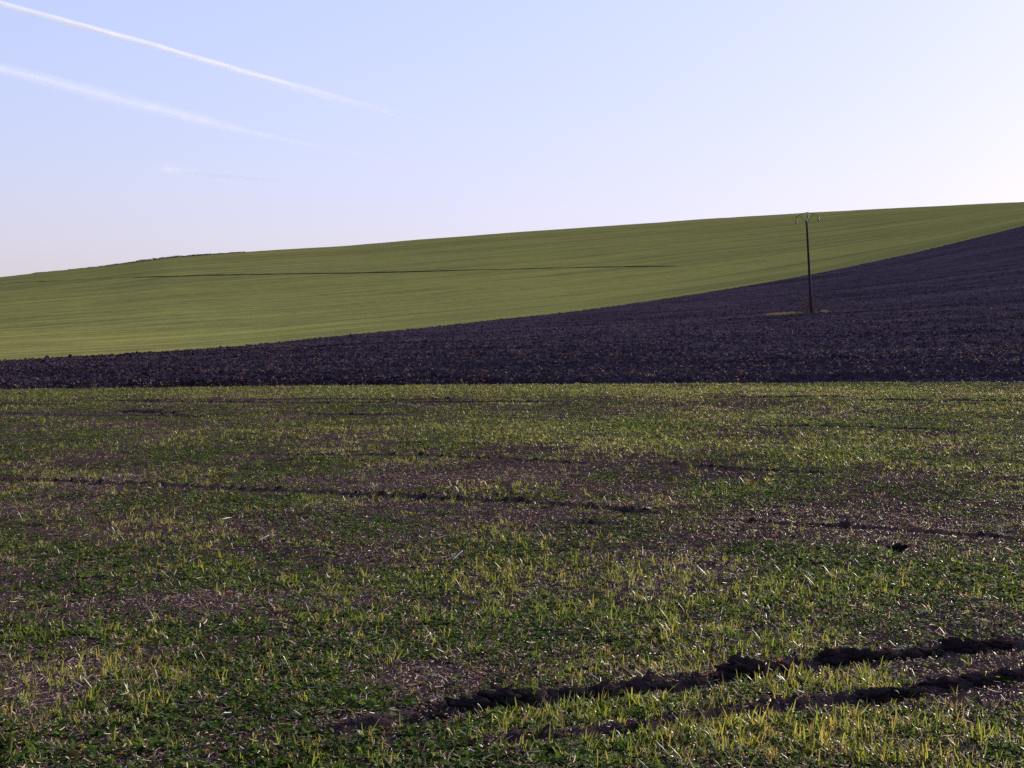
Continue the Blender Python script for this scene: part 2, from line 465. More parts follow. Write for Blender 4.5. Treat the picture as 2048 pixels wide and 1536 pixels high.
# ------------------------------------------------------------------ ground cover: instanced over the soil
def scatter(name, label, pts, rot, scl, idx, tnt, sources):
    coll = bpy.data.collections.new(name + '_kinds')
    for i, me in enumerate(sources):
        o = bpy.data.objects.new('%s_kind_%02d' % (name, i), me); coll.objects.link(o)
    me = bpy.data.meshes.new(name)
    me.vertices.add(len(pts)); me.vertices.foreach_set('co', np.asarray(pts, np.float32).ravel())
    attr(me, 'rot', 'FLOAT_VECTOR', rot); attr(me, 'scl', 'FLOAT', scl); attr(me, 'idx', 'INT', idx); attr(me, 'tint', 'FLOAT', tnt)
    o = link(name, me)
    tag(o, label=label, kind='stuff')
    ng = bpy.data.node_groups.new(name + '_scatter', 'GeometryNodeTree')
    ng.interface.new_socket('Geometry', in_out='INPUT', socket_type='NodeSocketGeometry')
    ng.interface.new_socket('Geometry', in_out='OUTPUT', socket_type='NodeSocketGeometry')
    n = ng.nodes; l = ng.links
    gi = n.new('NodeGroupInput'); go = n.new('NodeGroupOutput')
    ci = n.new('GeometryNodeCollectionInfo'); ci.inputs['Collection'].default_value = coll
    ci.inputs['Separate Children'].default_value = True; ci.inputs['Reset Children'].default_value = True
    iop = n.new('GeometryNodeInstanceOnPoints'); iop.inputs['Pick Instance'].default_value = True
    def na(nm, ty):
        q = n.new('GeometryNodeInputNamedAttribute'); q.data_type = ty; q.inputs['Name'].default_value = nm
        return q.outputs['Attribute']
    er = n.new('FunctionNodeEulerToRotation')
    l.new(na('rot', 'FLOAT_VECTOR'), er.inputs[0]); l.new(er.outputs[0], iop.inputs['Rotation'])
    l.new(na('scl', 'FLOAT'), iop.inputs['Scale']); l.new(na('idx', 'INT'), iop.inputs['Instance Index'])
    l.new(gi.outputs[0], iop.inputs['Points']); l.new(ci.outputs[0], iop.inputs['Instance'])
    l.new(iop.outputs[0], go.inputs[0])
    md = o.modifiers.new('scatter', 'NODES'); md.node_group = ng
    return o

def strip(vs, fs, pts, widths, side):
    """a tapering blade through pts; ends in a point"""
    b = len(vs); n = len(pts)
    for i, (p, w) in enumerate(zip(pts, widths)):
        if i == n - 1: vs.append(tuple(p))
        else:
            vs.append(tuple(p - side * w)); vs.append(tuple(p + side * w))
    for i in range(n - 2):
        a = b + 2 * i; fs.append((a, a + 1, a + 3)); fs.append((a, a + 3, a + 2))
    a = b + 2 * (n - 2); fs.append((a, a + 1, a + 2))

def grass_tuft(r, nb, h, spread):
    vs, fs = [], []
    for k in range(nb):
        az = r.uniform(0, 6.283); hh = h * r.uniform(0.55, 1.15); lean = r.uniform(0.05, 0.75)
        d = np.array([math.cos(az), math.sin(az), 0]); s = np.array([-d[1], d[0], 0])
        s = s * math.cos(1.0) + np.array([0, 0, 1]) * 0 + d * r.uniform(-0.5, 0.5); s /= np.linalg.norm(s)
        root = np.array([r.gauss(0, spread), r.gauss(0, spread), -0.008])
        w = r.uniform(0.0014, 0.0029) * (h / 0.10) ** 0.5
        droop = r.uniform(0.1, 0.85) if r.random() < 0.7 else 0
        pts = []
        for q in (0, 0.4, 0.75, 1.0):
            pts.append(root + d * hh * lean * (q ** 1.5) + np.array([0, 0, hh * (q - droop * q ** 3)]))
        strip(vs, fs, pts, (w * 0.8, w, w * 0.75, 0), s)
    return mesh_np('grass_tuft', vs, fs)

def leaf_outline(r, L, W, lobes):
    n = 9
    out = []
    for i in range(n):
        t = i / (n - 1)
        w = W * math.sin(math.pi * min(1, t ** 0.75)) * (1 + lobes * 0.25 * math.cos(t * 14))
        out.append((t * L, max(w, 0.0004)))
    return out

def rosette(r, nl, size, up):
    vs, fs = [], []
    a0 = r.uniform(0, 6.283)
    for k in range(nl):
        az = a0 + k * 2.4 + r.uniform(-0.4, 0.4)
        d = np.array([math.cos(az), math.sin(az), 0]); s = np.array([-d[1], d[0], 0]); z = np.array([0, 0, 1.0])
        st = size * r.uniform(0.3, 0.9); L = size * r.uniform(0.7, 1.3); W = L * r.uniform(0.3, 0.5)
        el = r.uniform(*up)
        base = d * st * math.cos(el) + z * st * math.sin(el)
        strip(vs, fs, [np.zeros(3) - z * 0.006, base], (0.0012, 0), s)     # stalk
        tilt = el - r.uniform(0.2, 0.9); roll = r.uniform(-0.5, 0.5)
        ld = d * math.cos(tilt) + z * math.sin(tilt)
        ls_ = s * math.cos(roll) + np.cross(ld, s) * math.sin(roll)
        nrm = np.cross(ld, ls_)
        b = len(vs)
        o = leaf_outline(r, L, W, r.random() < 0.5)
        for (q, w) in o:
            c = base + ld * q - z * 0.25 * q * q / L
            vs.append(tuple(c - ls_ * w + nrm * w * 0.25)); vs.append(tuple(c)); vs.append(tuple(c + ls_ * w + nrm * w * 0.25))
        for i in range(len(o) - 1):
            a = b + 3 * i
            fs += [(a, a + 1, a + 4), (a, a + 4, a + 3), (a + 1, a + 2, a + 5), (a + 1, a + 5, a + 4)]
    return mesh_np('weed', vs, fs)

def straw_piece(r, L, W):
    vs, fs = [], []
    n = 4; bend = r.uniform(-0.3, 0.3); lift = r.uniform(0, 0.25)
    for i in range(n):
        t = i / (n - 1) - 0.5
        x = t * L; y = bend * L * (t * t - 0.1); z = W * 0.4 + lift * L * (t + 0.5) ** 1.5
        w = W * (1 if 0 < i < n - 1 else r.uniform(0.4, 0.9))
        vs += [(x, y - w, z), (x, y, z + w * 0.6), (x, y + w, z)]
    for i in range(n - 1):
        a = 3 * i
        fs += [(a, a + 3, a + 4), (a, a + 4, a + 1), (a + 1, a + 4, a + 5), (a + 1, a + 5, a + 2)]
    return mesh_np('straw_piece', vs, fs, False)

def lump_mesh(r, sub, rough, flat=0.7, seed=0):
    import bmesh
    bm = bmesh.new(); bmesh.ops.create_icosphere(bm, subdivisions=sub, radius=1)
    from mathutils import noise as mn
    off = Vector((r.uniform(-50, 50), r.uniform(-50, 50), r.uniform(-50, 50)))
    sx, sy = r.uniform(0.75, 1.3), r.uniform(0.75, 1.2)
    for v in bm.verts:
        k = 1 + rough * mn.noise(v.co * 1.3 + off) + rough * 0.7 * mn.noise(v.co * 3.1 + off) + rough * 0.45 * mn.noise(v.co * 7.3 + off) + rough * 0.3 * mn.noise(v.co * 15 + off)
        v.co = Vector((v.co.x * sx, v.co.y * sy, v.co.z * flat)) * k
    me = bpy.data.meshes.new('clod'); bm.to_mesh(me); bm.free()
    for p in me.polygons: p.use_smooth = sub > 2
    return me

def with_mat(ms, mat):
    for m_ in ms: m_.materials.append(mat)
    return ms

# patches drawn over the near field: (picture x, y, size along row px, size px, weight)
def blobs(x, y, L):
    a = np.arctan2(x, y); d = np.hypot(x, y)
    te = (base_height(a, d) - EYE) / d
    px = 1024 + F * x / (y * cp); py = HORIZON - F * te
    s = np.zeros_like(x)
    for (bx, by, sx, sy, w) in L:
        s += w * np.exp(-((px - bx) / sx) ** 2 - ((py - by) / sy) ** 2)
    return s
BARE = [(750, 965, 350, 18, .7), (900, 1030, 300, 20, .5), (1750, 1025, 420, 28, .9), (1500, 1065, 200, 20, .6), (350, 1195, 260, 30, .6),
        (840, 1370, 90, 35, 1.1), (520, 1060, 200, 25, .3), (330, 1300, 150, 20, .2), (700, 1440, 160, 14, .5), (180, 1500, 260, 22, .5), (1150, 1120, 220, 20, .3), (230, 945, 120, 12, .5)]
GRASSY = [(1650, 1352, 240, 22, 1.4), (1180, 1425, 260, 16, .9), (1750, 1428, 450, 24, 1.1), (1350, 1475, 420, 40, 1.3), (1750, 1490, 300, 30, .8), (1650, 1150, 420, 35, .55), (1150, 1230, 260, 30, .45), (240, 1340, 220, 40, .6), (150, 1480, 200, 30, .5), (850, 1320, 300, 30, .4),
          (620, 1240, 120, 20, .5), (560, 1500, 120, 30, .5), (1024, 780, 1800, 17, 1.3), (900, 870, 900, 35, .5), (1700, 900, 600, 40, .4), (1900, 815, 500, 18, .6), (1850, 1300, 300, 30, .2)]

def sow(n, dmin, dmax, power):
    """points over the near field; density per area falls with range"""
    u = rng.random(n)
    if abs(power) < 1e-6: d = dmin * (dmax / dmin) ** u
    else: d = (dmin ** power + u * (dmax ** power - dmin ** power)) ** (1 / power)
    a = rng.uniform(-0.50, 0.50, n)
    d = np.where(d > 20, 20 + (d - 20) * (d_edge(a) - 20) / (dmax - 20), d)
    return d * np.sin(a), d * np.cos(a), d

def place(x, y, d):
    z, rm = near_height(x, y, d, False)
    z = z + 0.016 * fbm(x * 3.1, y * 3.1, 3, 11)
    return z, rm

R = random.Random(3)
# weeds: low dark green rosettes
n = 270000
x, y, d = sow(n, 3.4, 37, 0.75)
z, rm = place(x, y, d)
dens = 0.53 + 0.90 * fbm(x * 0.9, y * 0.9, 3, 71) + 0.5 * fbm(x * 0.16, y * 0.32, 3, 72) + 0.3 * fbm(x * 4, y * 4, 2, 73) - blobs(x, y, BARE) - 1.3 * rm
keep = rng.random(n) < np.clip(dens, 0.04, 1)
x, y, z, d = x[keep], y[keep], z[keep], d[keep]; n = len(x)
rot = np.stack([rng.normal(0, .15, n), rng.normal(0, .15, n), rng.uniform(0, 6.283, n)], -1)
scl = rng.uniform(0.55, 1.25, n) * (1 + 0.25 * fbm(x * 0.5, y * 0.5, 2, 74))
src = with_mat([rosette(R, R.choice((4, 5, 6, 7)), R.uniform(.014, .029), (0.25, 1.2)) for _ in range(9)], WEED)
scatter('low_weeds', 'dark green low weeds covering the near field', np.stack([x, y, z], -1), rot, scl, rng.integers(0, 9, n),
        np.clip(rng.normal(.42, .26, n) + 0.2 * fbm(x * .6, y * .6, 2, 75), 0, 1), src)
print('weeds', n)

# a sprinkle of reddened leaves
n = 30000
x, y, d = sow(n, 3.6, 37, 0.9)
z, rm = place(x, y, d)
keep = rng.random(n) < np.clip(0.45 + 0.7 * fbm(x * .5, y * .5, 3, 77), 0.1, 1)
x, y, z = x[keep], y[keep], z[keep] + 0.006; n = len(x)
src = with_mat([rosette(R, R.choice((1, 2, 2)), R.uniform(.014, .022), (0.2, 0.9)) for _ in range(5)], REDLEAF)
scatter('red_leaves', 'small reddened weed leaves sprinkled over the near field', np.stack([x, y, z], -1), np.stack([0 * x, 0 * x, rng.uniform(0, 6.283, n)], -1),
        rng.uniform(.6, 1.1, n), rng.integers(0, 5, n), rng.random(n), src)

# grass: pale upright tufts
n = 300000
x, y, d = sow(n, 3.4, 37.2, 0.9)
z, rm = place(x, y, d)
dens = 0.07 + 0.5 * fbm(x * 0.8, y * 0.8, 3, 81) + 0.25 * fbm(x * 3, y * 3, 2, 82) + 0.65 * blobs(x, y, GRASSY) - 0.5 * blobs(x, y, BARE) - 1.0 * rm
keep = rng.random(n) < np.clip(dens, 0.015, 1)
x, y, z, d = x[keep], y[keep], z[keep], d[keep]; n = len(x)
rot = np.stack([rng.normal(0, .12, n), rng.normal(0, .12, n), rng.uniform(0, 6.283, n)], -1)
src = with_mat([grass_tuft(R, R.choice((3, 5, 6, 8, 11)), R.choice((R.uniform(.022, .04), R.uniform(.03, .055), R.uniform(.045, .085), R.uniform(.06, .10))), R.uniform(.006, .02)) for _ in range(16)], GRASS)
scatter('grass', 'thin yellow green grass tufts over the near field', np.stack([x, y, z], -1), rot, rng.uniform(.42, 1.08, n) * (1 + 0.2 * np.clip(blobs(x, y, GRASSY), 0, 1) * (d < 12)), rng.integers(0, 16, n),
        np.clip(rng.normal(.5, .25, n) + 0.25 * fbm(x * .7, y * .7, 2, 83), 0, 1), src)
print('grass', n)

# straw and stalk litter
n = 620000
x, y, d = sow(n, 3.4, 37, 0.7)
z, rm = place(x, y, d)
z = z + 0.004 + 0.018 * rng.random(n) ** 2
dens = 0.68 + 0.5 * fbm(x * 1.3, y * 1.3, 3, 91) + 0.3 * fbm(x * .2, y * .4, 2, 92) + 0.9 * blobs(x, y, BARE) - 0.75 * rm
keep = rng.random(n) < np.clip(dens, 0.03, 1)
x, y, z, d = x[keep], y[keep], z[keep], d[keep]; n = len(x)
tl = np.where(rng.random(n) < .12, 1.1, .35)
rot = np.stack([rng.normal(0, 1, n) * tl, rng.normal(0, 1, n) * tl, rng.uniform(0, 6.283, n)], -1)
src = with_mat([straw_piece(R, R.choice((R.uniform(.005, .012), R.uniform(.006, .016), R.uniform(.012, .036))), R.uniform(.0012, .0030)) for _ in range(10)], STRAW)
scatter('straw_litter', 'pale straw and stalk litter on the near field', np.stack([x, y, z], -1), rot, np.clip(rng.lognormal(-.2, .5, n), .3, 1.5), rng.integers(0, 10, n),
        np.clip(rng.beta(1.1, 2.0, n), 0, 1), src)
print('straw', n)

# crumbs of soil on the near field, thick along the ruts
n = 90000
x, y, d = sow(n, 3.4, 37, 0.7)
z, rm = place(x, y, d)
keep = rng.random(n) < np.clip(0.35 + 0.3 * fbm(x, y, 2, 95) + rm, 0, 1)
x, y, z, rm = x[keep], y[keep], z[keep], rm[keep]; n = len(x)
src = with_mat([lump_mesh(R, 1, .5) for _ in range(6)], SOIL)
scatter('soil_crumbs', 'small crumbs of soil strewn over the near field', np.stack([x, y, z], -1), rng.uniform(0, 6.283, (n, 3)), rng.lognormal(-4.9, .45, n) * (1 + 1.2 * rm),
        rng.integers(0, 6, n), rng.random(n), src)

# clods and pale stubble of the ploughed field
def sow_plough(n, p):
    a = rng.uniform(-0.50, 0.50, n); u = rng.random(n)
    e, b = d_edge(a), d_bound(a)
    d = (e ** -p + u * (b ** -p - e ** -p)) ** (-1 / p)
    x, y = d * np.sin(a), d * np.cos(a)
    return x, y, plough_height(x, y, a, d), d
n = 170000
x, y, z, d = sow_plough(n, 0.25)
src = with_mat([lump_mesh(R, 2, .6, .75) for _ in range(8)], PLOUGH)
scatter('plough_clods', 'dark clods of turned soil over the ploughed field', np.stack([x, y, z], -1), rng.uniform(0, 6.283, (n, 3)), np.clip(rng.lognormal(-3.25, .45, n), .02, .11) * (1 - 0.45 * sstep(70, 200, d)),
        rng.integers(0, 8, n), rng.random(n), src)
n = 260000
x, y, z, d = sow_plough(n, 0.5)
keep = rng.random(n) < np.clip(0.42 + 0.9 * fbm(x * .10, y * .35, 4, 97) + 0.5 * fbm(x * .9, y * 1.4, 2, 98), 0.02, 1) * sstep(190, 90, d)
x, y, z = x[keep], y[keep], z[keep] + .02; n = len(x)
src = with_mat([straw_piece(R, R.uniform(.05, .16), R.uniform(.008, .02)) for _ in range(8)], STUBBLE)
scatter('plough_stubble', 'reddish brown stubble scraps turned up in the ploughed field', np.stack([x, y, z], -1), np.stack([rng.normal(0, .5, n), rng.normal(0, .5, n), rng.uniform(0, 6.283, n)], -1),
        rng.uniform(.4, 1.1, n), rng.integers(0, 8, n), np.clip(rng.beta(1.2, 2.6, n), 0, 1), src)
print('scraps', n)

#MARK_OBJECTS
# ------------------------------------------------------------------ placing by line of sight
def on_plane(px, py, yp):
    """point of the line of sight through a picture spot, at depth yp"""
    a = (px - 1024) / F; b = (768 - py) / F
    k = yp / (cp + b * sp)
    return Vector((a * k, yp, EYE + (-sp + b * cp) * k))

def hit_land(px, py, lo, hi, n=2000):
    """first place between the ranges lo and hi where the land meets the line of sight"""
    az, te = ray(px, py); az = float(az); te = float(te)
    d = np.linspace(lo, hi, n); aa = np.full(n, az)
    e = (base_height(aa, d) - EYE) / d - te
    k = np.argmax(e >= 0) if (e >= 0).any() else n - 1
    return az, float(d[k])

def ground_xyz(az, d):
    return Vector((d * math.sin(az), d * math.cos(az), float(base_height(np.array([az]), np.array([d]))[0])))

def tube(pts, rads, seg=10, cap=True):
    """round bar through pts, one radius per point"""
    pts = [Vector(p) for p in pts]; vs, fs = [], []
    up = None
    for i, (p, r) in enumerate(zip(pts, rads)):
        d = (pts[min(i + 1, len(pts) - 1)] - pts[max(i - 1, 0)]).normalized()
        if up is None: up = Vector((0, 1, 0)) if abs(d.y) < 0.9 else Vector((1, 0, 0))
        u = (up - d * up.dot(d)).normalized(); w = d.cross(u); up = u
        for k in range(seg):
            t = 2 * math.pi * k / seg
            vs.append(p + (u * math.cos(t) + w * math.sin(t)) * r)
    for i in range(len(pts) - 1):
        for k in range(seg):
            a = i * seg + k; b = i * seg + (k + 1) % seg
            fs.append((a, b, b + seg, a + seg))
    if cap:
        fs.append(tuple(range(seg))[::-1]); fs.append(tuple(range((len(pts) - 1) * seg, len(pts) * seg)))
    return vs, fs

def mesh_py(name, vs, fs, smooth=True):
    me = bpy.data.meshes.new(name); me.from_pydata([tuple(v) for v in vs], [], fs); me.update()
    for p in me.polygons: p.use_smooth = smooth
    return me

def join(parts):
    vs, fs = [], []
    for v, f in parts:
        b = len(vs); vs += list(v); fs += [tuple(i + b for i in q) for q in f]
    return vs, fs

def empty(name, loc, label, cat, group=None):
    o = bpy.data.objects.new(name, None); COL.objects.link(o); o.location = loc
    o.empty_display_size = 0.3
    return tag(o, label, cat, group)

# ------------------------------------------------------------------ power pole on the ploughed field
WOOD = plain_mat('tarred_wood', (.024, .022, .025), 0.9, 0.04, scale=6, var=0.35)
STEEL = plain_mat('galvanised_steel', (.06, .062, .055), 0.7, 0.15, 0.0, var=0.15)
GLASS = plain_mat('insulator_glass', (.11, .12, .115), 0.4, 0.2, var=0.1)
paz, pd = hit_land(1623, 627, 60, 200)
base = ground_xyz(paz, pd)
pole = empty('utility_pole', base, 'slim dark utility pole with an arched top bracket standing in the ploughed field', 'utility pole')
YP = base.y
def L(px, py): return on_plane(px, py, YP) - base
PXM = (on_plane(1624, 500, YP) - on_plane(1623, 500, YP)).x      # metres per picture pixel at the pole
p0, p1 = L(1623, 629), L(1613.3, 442)
p0 = p0 - (p1 - p0) * 0.02
prof = [(p0.lerp(p1, t), (2.75 - 0.75 * t) * PXM) for t in np.linspace(0, 1, 9)]
link('post', mesh_py('post', *tube([p for p, r in prof], [r for p, r in prof], 14)), WOOD, pole)
arch = [L(1591.6, 438.5), L(1592.0, 434.5), L(1594.5, 432.6), L(1600, 430.6), L(1606, 428.0), L(1611, 425.6), L(1613.8, 424.8), L(1617, 425.3), L(1622, 426.9), L(1627, 428.0), L(1633, 428.9), L(1635.3, 430.2), L(1635.9, 433.0)]
r = 0.62 * PXM
link('cross_arm', mesh_py('cross_arm', *tube(arch, [r] * len(arch), 8)), STEEL, pole)
for q0, q1 in ((L(1599.5, 431.2), L(1612.0, 444.5)), (L(1627, 428.2), L(1615.2, 444.5))):
    link('brace', mesh_py('brace', *tube([q0, q0.lerp(q1, .5), q1], [r * 0.95] * 3, 8)), STEEL, pole)
cv_, cf_ = tube([p1 + Vector((0, 0, -0.35)), p1 + Vector((0, 0, 0.06))], [2.25 * PXM] * 2, 14)
link('collar', mesh_py('collar', cv_, cf_), STEEL, pole)
for tx, ty, lx in ((1592.2, 437.5, 0.2), (1614.6, 426.0, 0.6), (1636.3, 431.5, 0.5)):
    top = L(tx, ty); dn = (L(tx + lx, ty + 7) - top).normalized()
    st = []
    rod = tube([top, top + dn * 0.50], [0.022, 0.022], 6)
    for k in range(3):
        c = top + dn * (0.12 + 0.14 * k)
        st.append(tube([c, c + dn * 0.03, c + dn * 0.06, c + dn * 0.075], [0.03, 0.10, 0.125, 0.05], 12))
    ins = link('insulator', mesh_py('insulator', *join(st)), GLASS, pole)
    link('insulator_rod', mesh_py('insulator_rod', *rod), STEEL, ins)

# bare reddish brush round the foot of the pole
TWIG = plain_mat('red_twig', (.065, .033, .031), 0.9, 0.03, var=0.3, scale=4)
rb = random.Random(11)
brush = empty('bare_shrub', base + Vector((0, 0.2, 0)), 'thin leafless reddish shrub growing round the foot of the utility pole', 'shrub')
stems, twigs = [], []
for k in range(34):
    sx = rb.gauss(0, 0.45); az_ = rb.uniform(0, 6.283); h = rb.uniform(0.8, 2.6) * math.exp(-abs(sx) * 0.25)
    p = Vector((sx, rb.gauss(0, 0.35), -0.1)); d = Vector((math.cos(az_) * 0.25 + sx * 0.25, math.sin(az_) * 0.25, 1)).normalized()
    path = [p]; dd = d
    for q in range(5):
        dd = (dd + Vector((rb.gauss(0, .12), rb.gauss(0, .12), 0))).normalized()
        path.append(path[-1] + dd * h / 5)
    stems.append(tube(path, [0.016, .014, .012, .010, .007, .004], 4, False))
    for q in range(2, 6):
        for _ in range(3):
            t = (dd + Vector((rb.gauss(0, .6), rb.gauss(0, .6), rb.gauss(0, .3)))).normalized()
            a = path[q]; b = a + t * rb.uniform(.15, .45)
            twigs.append(tube([a, a.lerp(b, .5) + Vector((0, 0, .02)), b], [.007, .005, .002], 3, False))
link('stems', mesh_py('stems', *join(stems)), TWIG, brush)['kind'] = 'stuff'
link('twigs', mesh_py('twigs', *join(twigs)), TWIG, brush)['kind'] = 'stuff'

# unploughed tongue of dry grass beside the pole
DRY = leaf_mat('dry_grass_blade', [(0.0, (.050, .043, .031)), (0.5, (.078, .064, .047)), (1.0, (.125, .098, .075))], 0.4, 0.6, 0.15)
pts = []
for k in range(900):
    px = rb.choice((rb.uniform(1540, 1602), rb.gauss(1575, 16), rb.gauss(1560, 10))) if rb.random() < .92 else rb.gauss(1650, 4)
    q = on_plane(px, 627, YP) ; xx = q.x; yy = YP + rb.gauss(0, .5) + 0.5 * math.sin(px * .4)
    a_ = math.atan2(xx, yy); d_ = math.hypot(xx, yy)
    pts.append((xx, yy, float(base_height(np.array([a_]), np.array([d_]))[0]) + 0.10))
n = len(pts)
src = with_mat([grass_tuft(R, 9, 0.15, 0.09) for _ in range(5)], DRY)
for s_ in src:
    pass
scatter('dry_grass', 'strip of dry yellow grass beside the utility pole', pts, np.stack([rng.normal(0, .2, n), rng.normal(0, .2, n), rng.uniform(0, 6.28, n)], -1),
        rng.uniform(.7, 1.3, n), rng.integers(0, 5, n), rng.random(n), src)

# ------------------------------------------------------------------ bank across the green hillside
BANK = soil_mat('rough_bank', [(0.3, (.024, .028, .017)), (0.55, (.036, .040, .022)), (0.8, (.05, .05, .028))], bump=0.8, scales=(1.2, 6))
line = [(-200, 572.5), (-60, 569.5), (0, 568), (60, 566), (120, 563.2), (250, 557.6), (410, 552), (560, 549.3), (700, 547.2), (850, 543.5), (1000, 540), (1180, 535), (1270, 533.4), (1350, 532.0)]
vs_, fs_ = [], []
lp = np.array(line); xs_ = np.arange(-200, 1351, 2.0); ys_ = np.interp(xs_, lp[:, 0], lp[:, 1])
prev = None
for i, (x_, y_) in enumerate(zip(xs_, ys_)):
    az_, d_ = hit_land(x_, y_, float(d_bound(np.array([0.0]))[0]) * 0.9, 380, 1200)
    dsm = d_ if prev is None else prev * 0.85 + d_ * 0.15
    prev = dsm
    hh = dsm / F * np.interp(x_, [-200, 0, 100, 400, 1100, 1280, 1350], [.6, 1.0, 1.7, 2.0, 1.6, .7, .1]) * (1 + 0.18 * float(fbm(np.array([x_ * .08]), np.array([0.0]), 3, 5)))
    for k, (dd_, zz) in enumerate(((-0.9, -0.25), (-0.15, 0.12 * hh), (0.15, 0.75 * hh), (0.5, hh), (3.5 + 4 * hh, -0.2))):
        g_ = ground_xyz(az_, dsm + dd_)
        vs_.append((g_.x, g_.y, g_.z + zz + 0.05 * hh * rb.uniform(-1, 1) * (0 < k < 4)))
    if i:
        a = (i - 1) * 5
        for k in range(4): fs_.append((a + k, a + 5 + k, a + 6 + k, a + 1 + k))
link('field_bank', mesh_py('field_bank', vs_, fs_), BANK)['kind'] = 'structure'

# scrubby hedge on the left of the skyline
HEDGE = leaf_mat('hedge_leaf', [(0, (.035, .034, .024)), (1, (.06, .055, .036))], 0.35, 0.7, 0.1)
hx0, hx1 = 62, 490
c0, c1 = hit_land(275, 522, 375, 402)[0], 0
o0 = ground_xyz(c0, float(d_crest(np.array([c0]))[0]))
hedge = empty('hedge', o0, 'low dark scrubby hedge along the left part of the hill crest', 'hedge')
lv, lf, tw = [], [], []
for k in range(9000):
    px = rb.uniform(hx0, hx1)
    az_ = float(ray(px, 520)[0]); dc_ = float(d_crest(np.array([az_]))[0])
    hh = np.interp(px, [62, 72, 90, 130, 200, 250, 275, 300, 350, 400, 440, 490], [.25, .6, .4, .45, .55, .75, .95, 1.0, .95, .8, .65, .35])
    hh *= 0.8 + 0.5 * float(vnoise(np.array([px * .13]), np.array([1.0]), 9)) * 0.6
    dep = rb.uniform(-2.2, 0.8)
    g_ = ground_xyz(az_, dc_ + dep) - o0
    hh *= 0.55
    c = g_ + Vector((0, 0, rb.random() ** 1.3 * hh - .05))
    s_ = rb.uniform(.08, .17)
    u = Vector((rb.gauss(0, 1), rb.gauss(0, 1), rb.gauss(0, 1))).normalized(); w = u.cross(Vector((rb.gauss(0, 1), rb.gauss(0, 1), rb.gauss(0, 1)))).normalized()
    b = len(lv); lv += [c - u * s_, c + w * s_ * .6, c + u * s_, c - w * s_ * .6]; lf.append((b, b + 1, b + 2, b + 3))
    if k % 12 == 0:
        top = g_ + Vector((rb.gauss(0, .15), 0, hh * rb.uniform(.6, 1.1)))
        tw.append(tube([g_ - Vector((0, 0, .1)), g_.lerp(top, .5) + Vector((rb.gauss(0, .05), 0, 0)), top], [.03, .022, .008], 4, False))
link('leaves', mesh_py('leaves', lv, lf, False), HEDGE, hedge)['kind'] = 'stuff'
link('stems', mesh_py('stems', *join(tw)), TWIG, hedge)['kind'] = 'stuff'

# ------------------------------------------------------------------ clods thrown up by the wheels
BIG = [lump_mesh(R, 4, .85, .62) for _ in range(5)] + [lump_mesh(R, 4, .75, .6) for _ in range(4)]
with_mat(BIG, CLOD)
G = 'dark soil clods thrown up along the wheel ruts'
small = 'small dark soil clod pressed into a wheel rut'
clods = [
 (1490, 1350, 92, 40, 0, 'broad wedge of dark soil, second big clod heap from the left in the upper rut'),
 (1445, 1360, 46, 20, 5, 'small soil clod leaning on the left side of the broad wedge of soil'),
 (952, 1418, 74, 34, 1, 'long dark soil clod at the left end of the clod heaps in the upper rut'),
 (1002, 1410, 66, 32, 2, 'knobbly dark soil clod between two others at the left of the upper rut'),
 (1034, 1408, 34, 32, 3, 'steep small peaked soil clod at the left of the upper rut'),
 (1060, 1408, 32, 30, 4, 'rounded soil clod closing the right of the leftmost heap'),
 (1150, 1396, 56, 20, 6, 'low soil clod first to the right of the leftmost clod heap'), (1200, 1390, 50, 22, 7, 'little soil clod midway between the leftmost heap and the broad wedge'), (1255, 1384, 60, 16, 8, 'flat soil clod of the upper rut, next on the right of the little one'), (1320, 1378, 44, 14, 5, 'flattest soil clod of the upper rut, below the picture centre right'),
 (1668, 1326, 48, 36, 2, 'tall dark soil clod standing highest in the upper rut behind bright grass'),
 (1712, 1324, 70, 36, 1, 'wide dark soil clod right beside the tallest clod of the upper rut'),
 (1765, 1318, 48, 24, 6, 'small soil clod just right of the wide clod in the upper rut'), (1822, 1313, 54, 18, 7, 'low soil clod midway between the wide clod and the round one'), (1580, 1342, 60, 18, 8, 'low soil clod between the broad wedge and the tallest clod'), (1860, 1308, 40, 14, 5, 'smallest soil clod just left of the round one by the picture edge'),
 (1912, 1302, 46, 34, 3, 'round dark soil clod near the right picture edge in the upper rut'),
 (1946, 1300, 44, 30, 4, 'lower dark soil clod joined to the right of the round one by the picture edge'),
 (2000, 1293, 60, 18, 6, 'flat soil clod at the right picture edge in the upper rut'), (870, 1434, 50, 16, 7, 'low crumbled soil clod left of the long clod, where the upper rut fades'), (820, 1444, 40, 14, 8, 'farthest left soil clod of the upper rut, nearly level with the ground'),
 (1745, 1400, 84, 26, 0, 'flat wide dark soil clod, leftmost of the lower rut'),
 (1800, 1391, 60, 20, 8, 'soil clod second from the left in the lower rut'), (1880, 1378, 54, 24, 2, 'lumpy dark soil clod half way along the lower rut'), (1960, 1366, 60, 20, 5, 'flat soil clod second from the right picture edge in the lower rut'), (2012, 1360, 52, 24, 7, 'rightmost soil clod of the lower rut, at the picture edge'),
 (1795, 1101, 38, 19, 4, 'lone dark soil clod lying apart on the weeds at mid field right'),
]
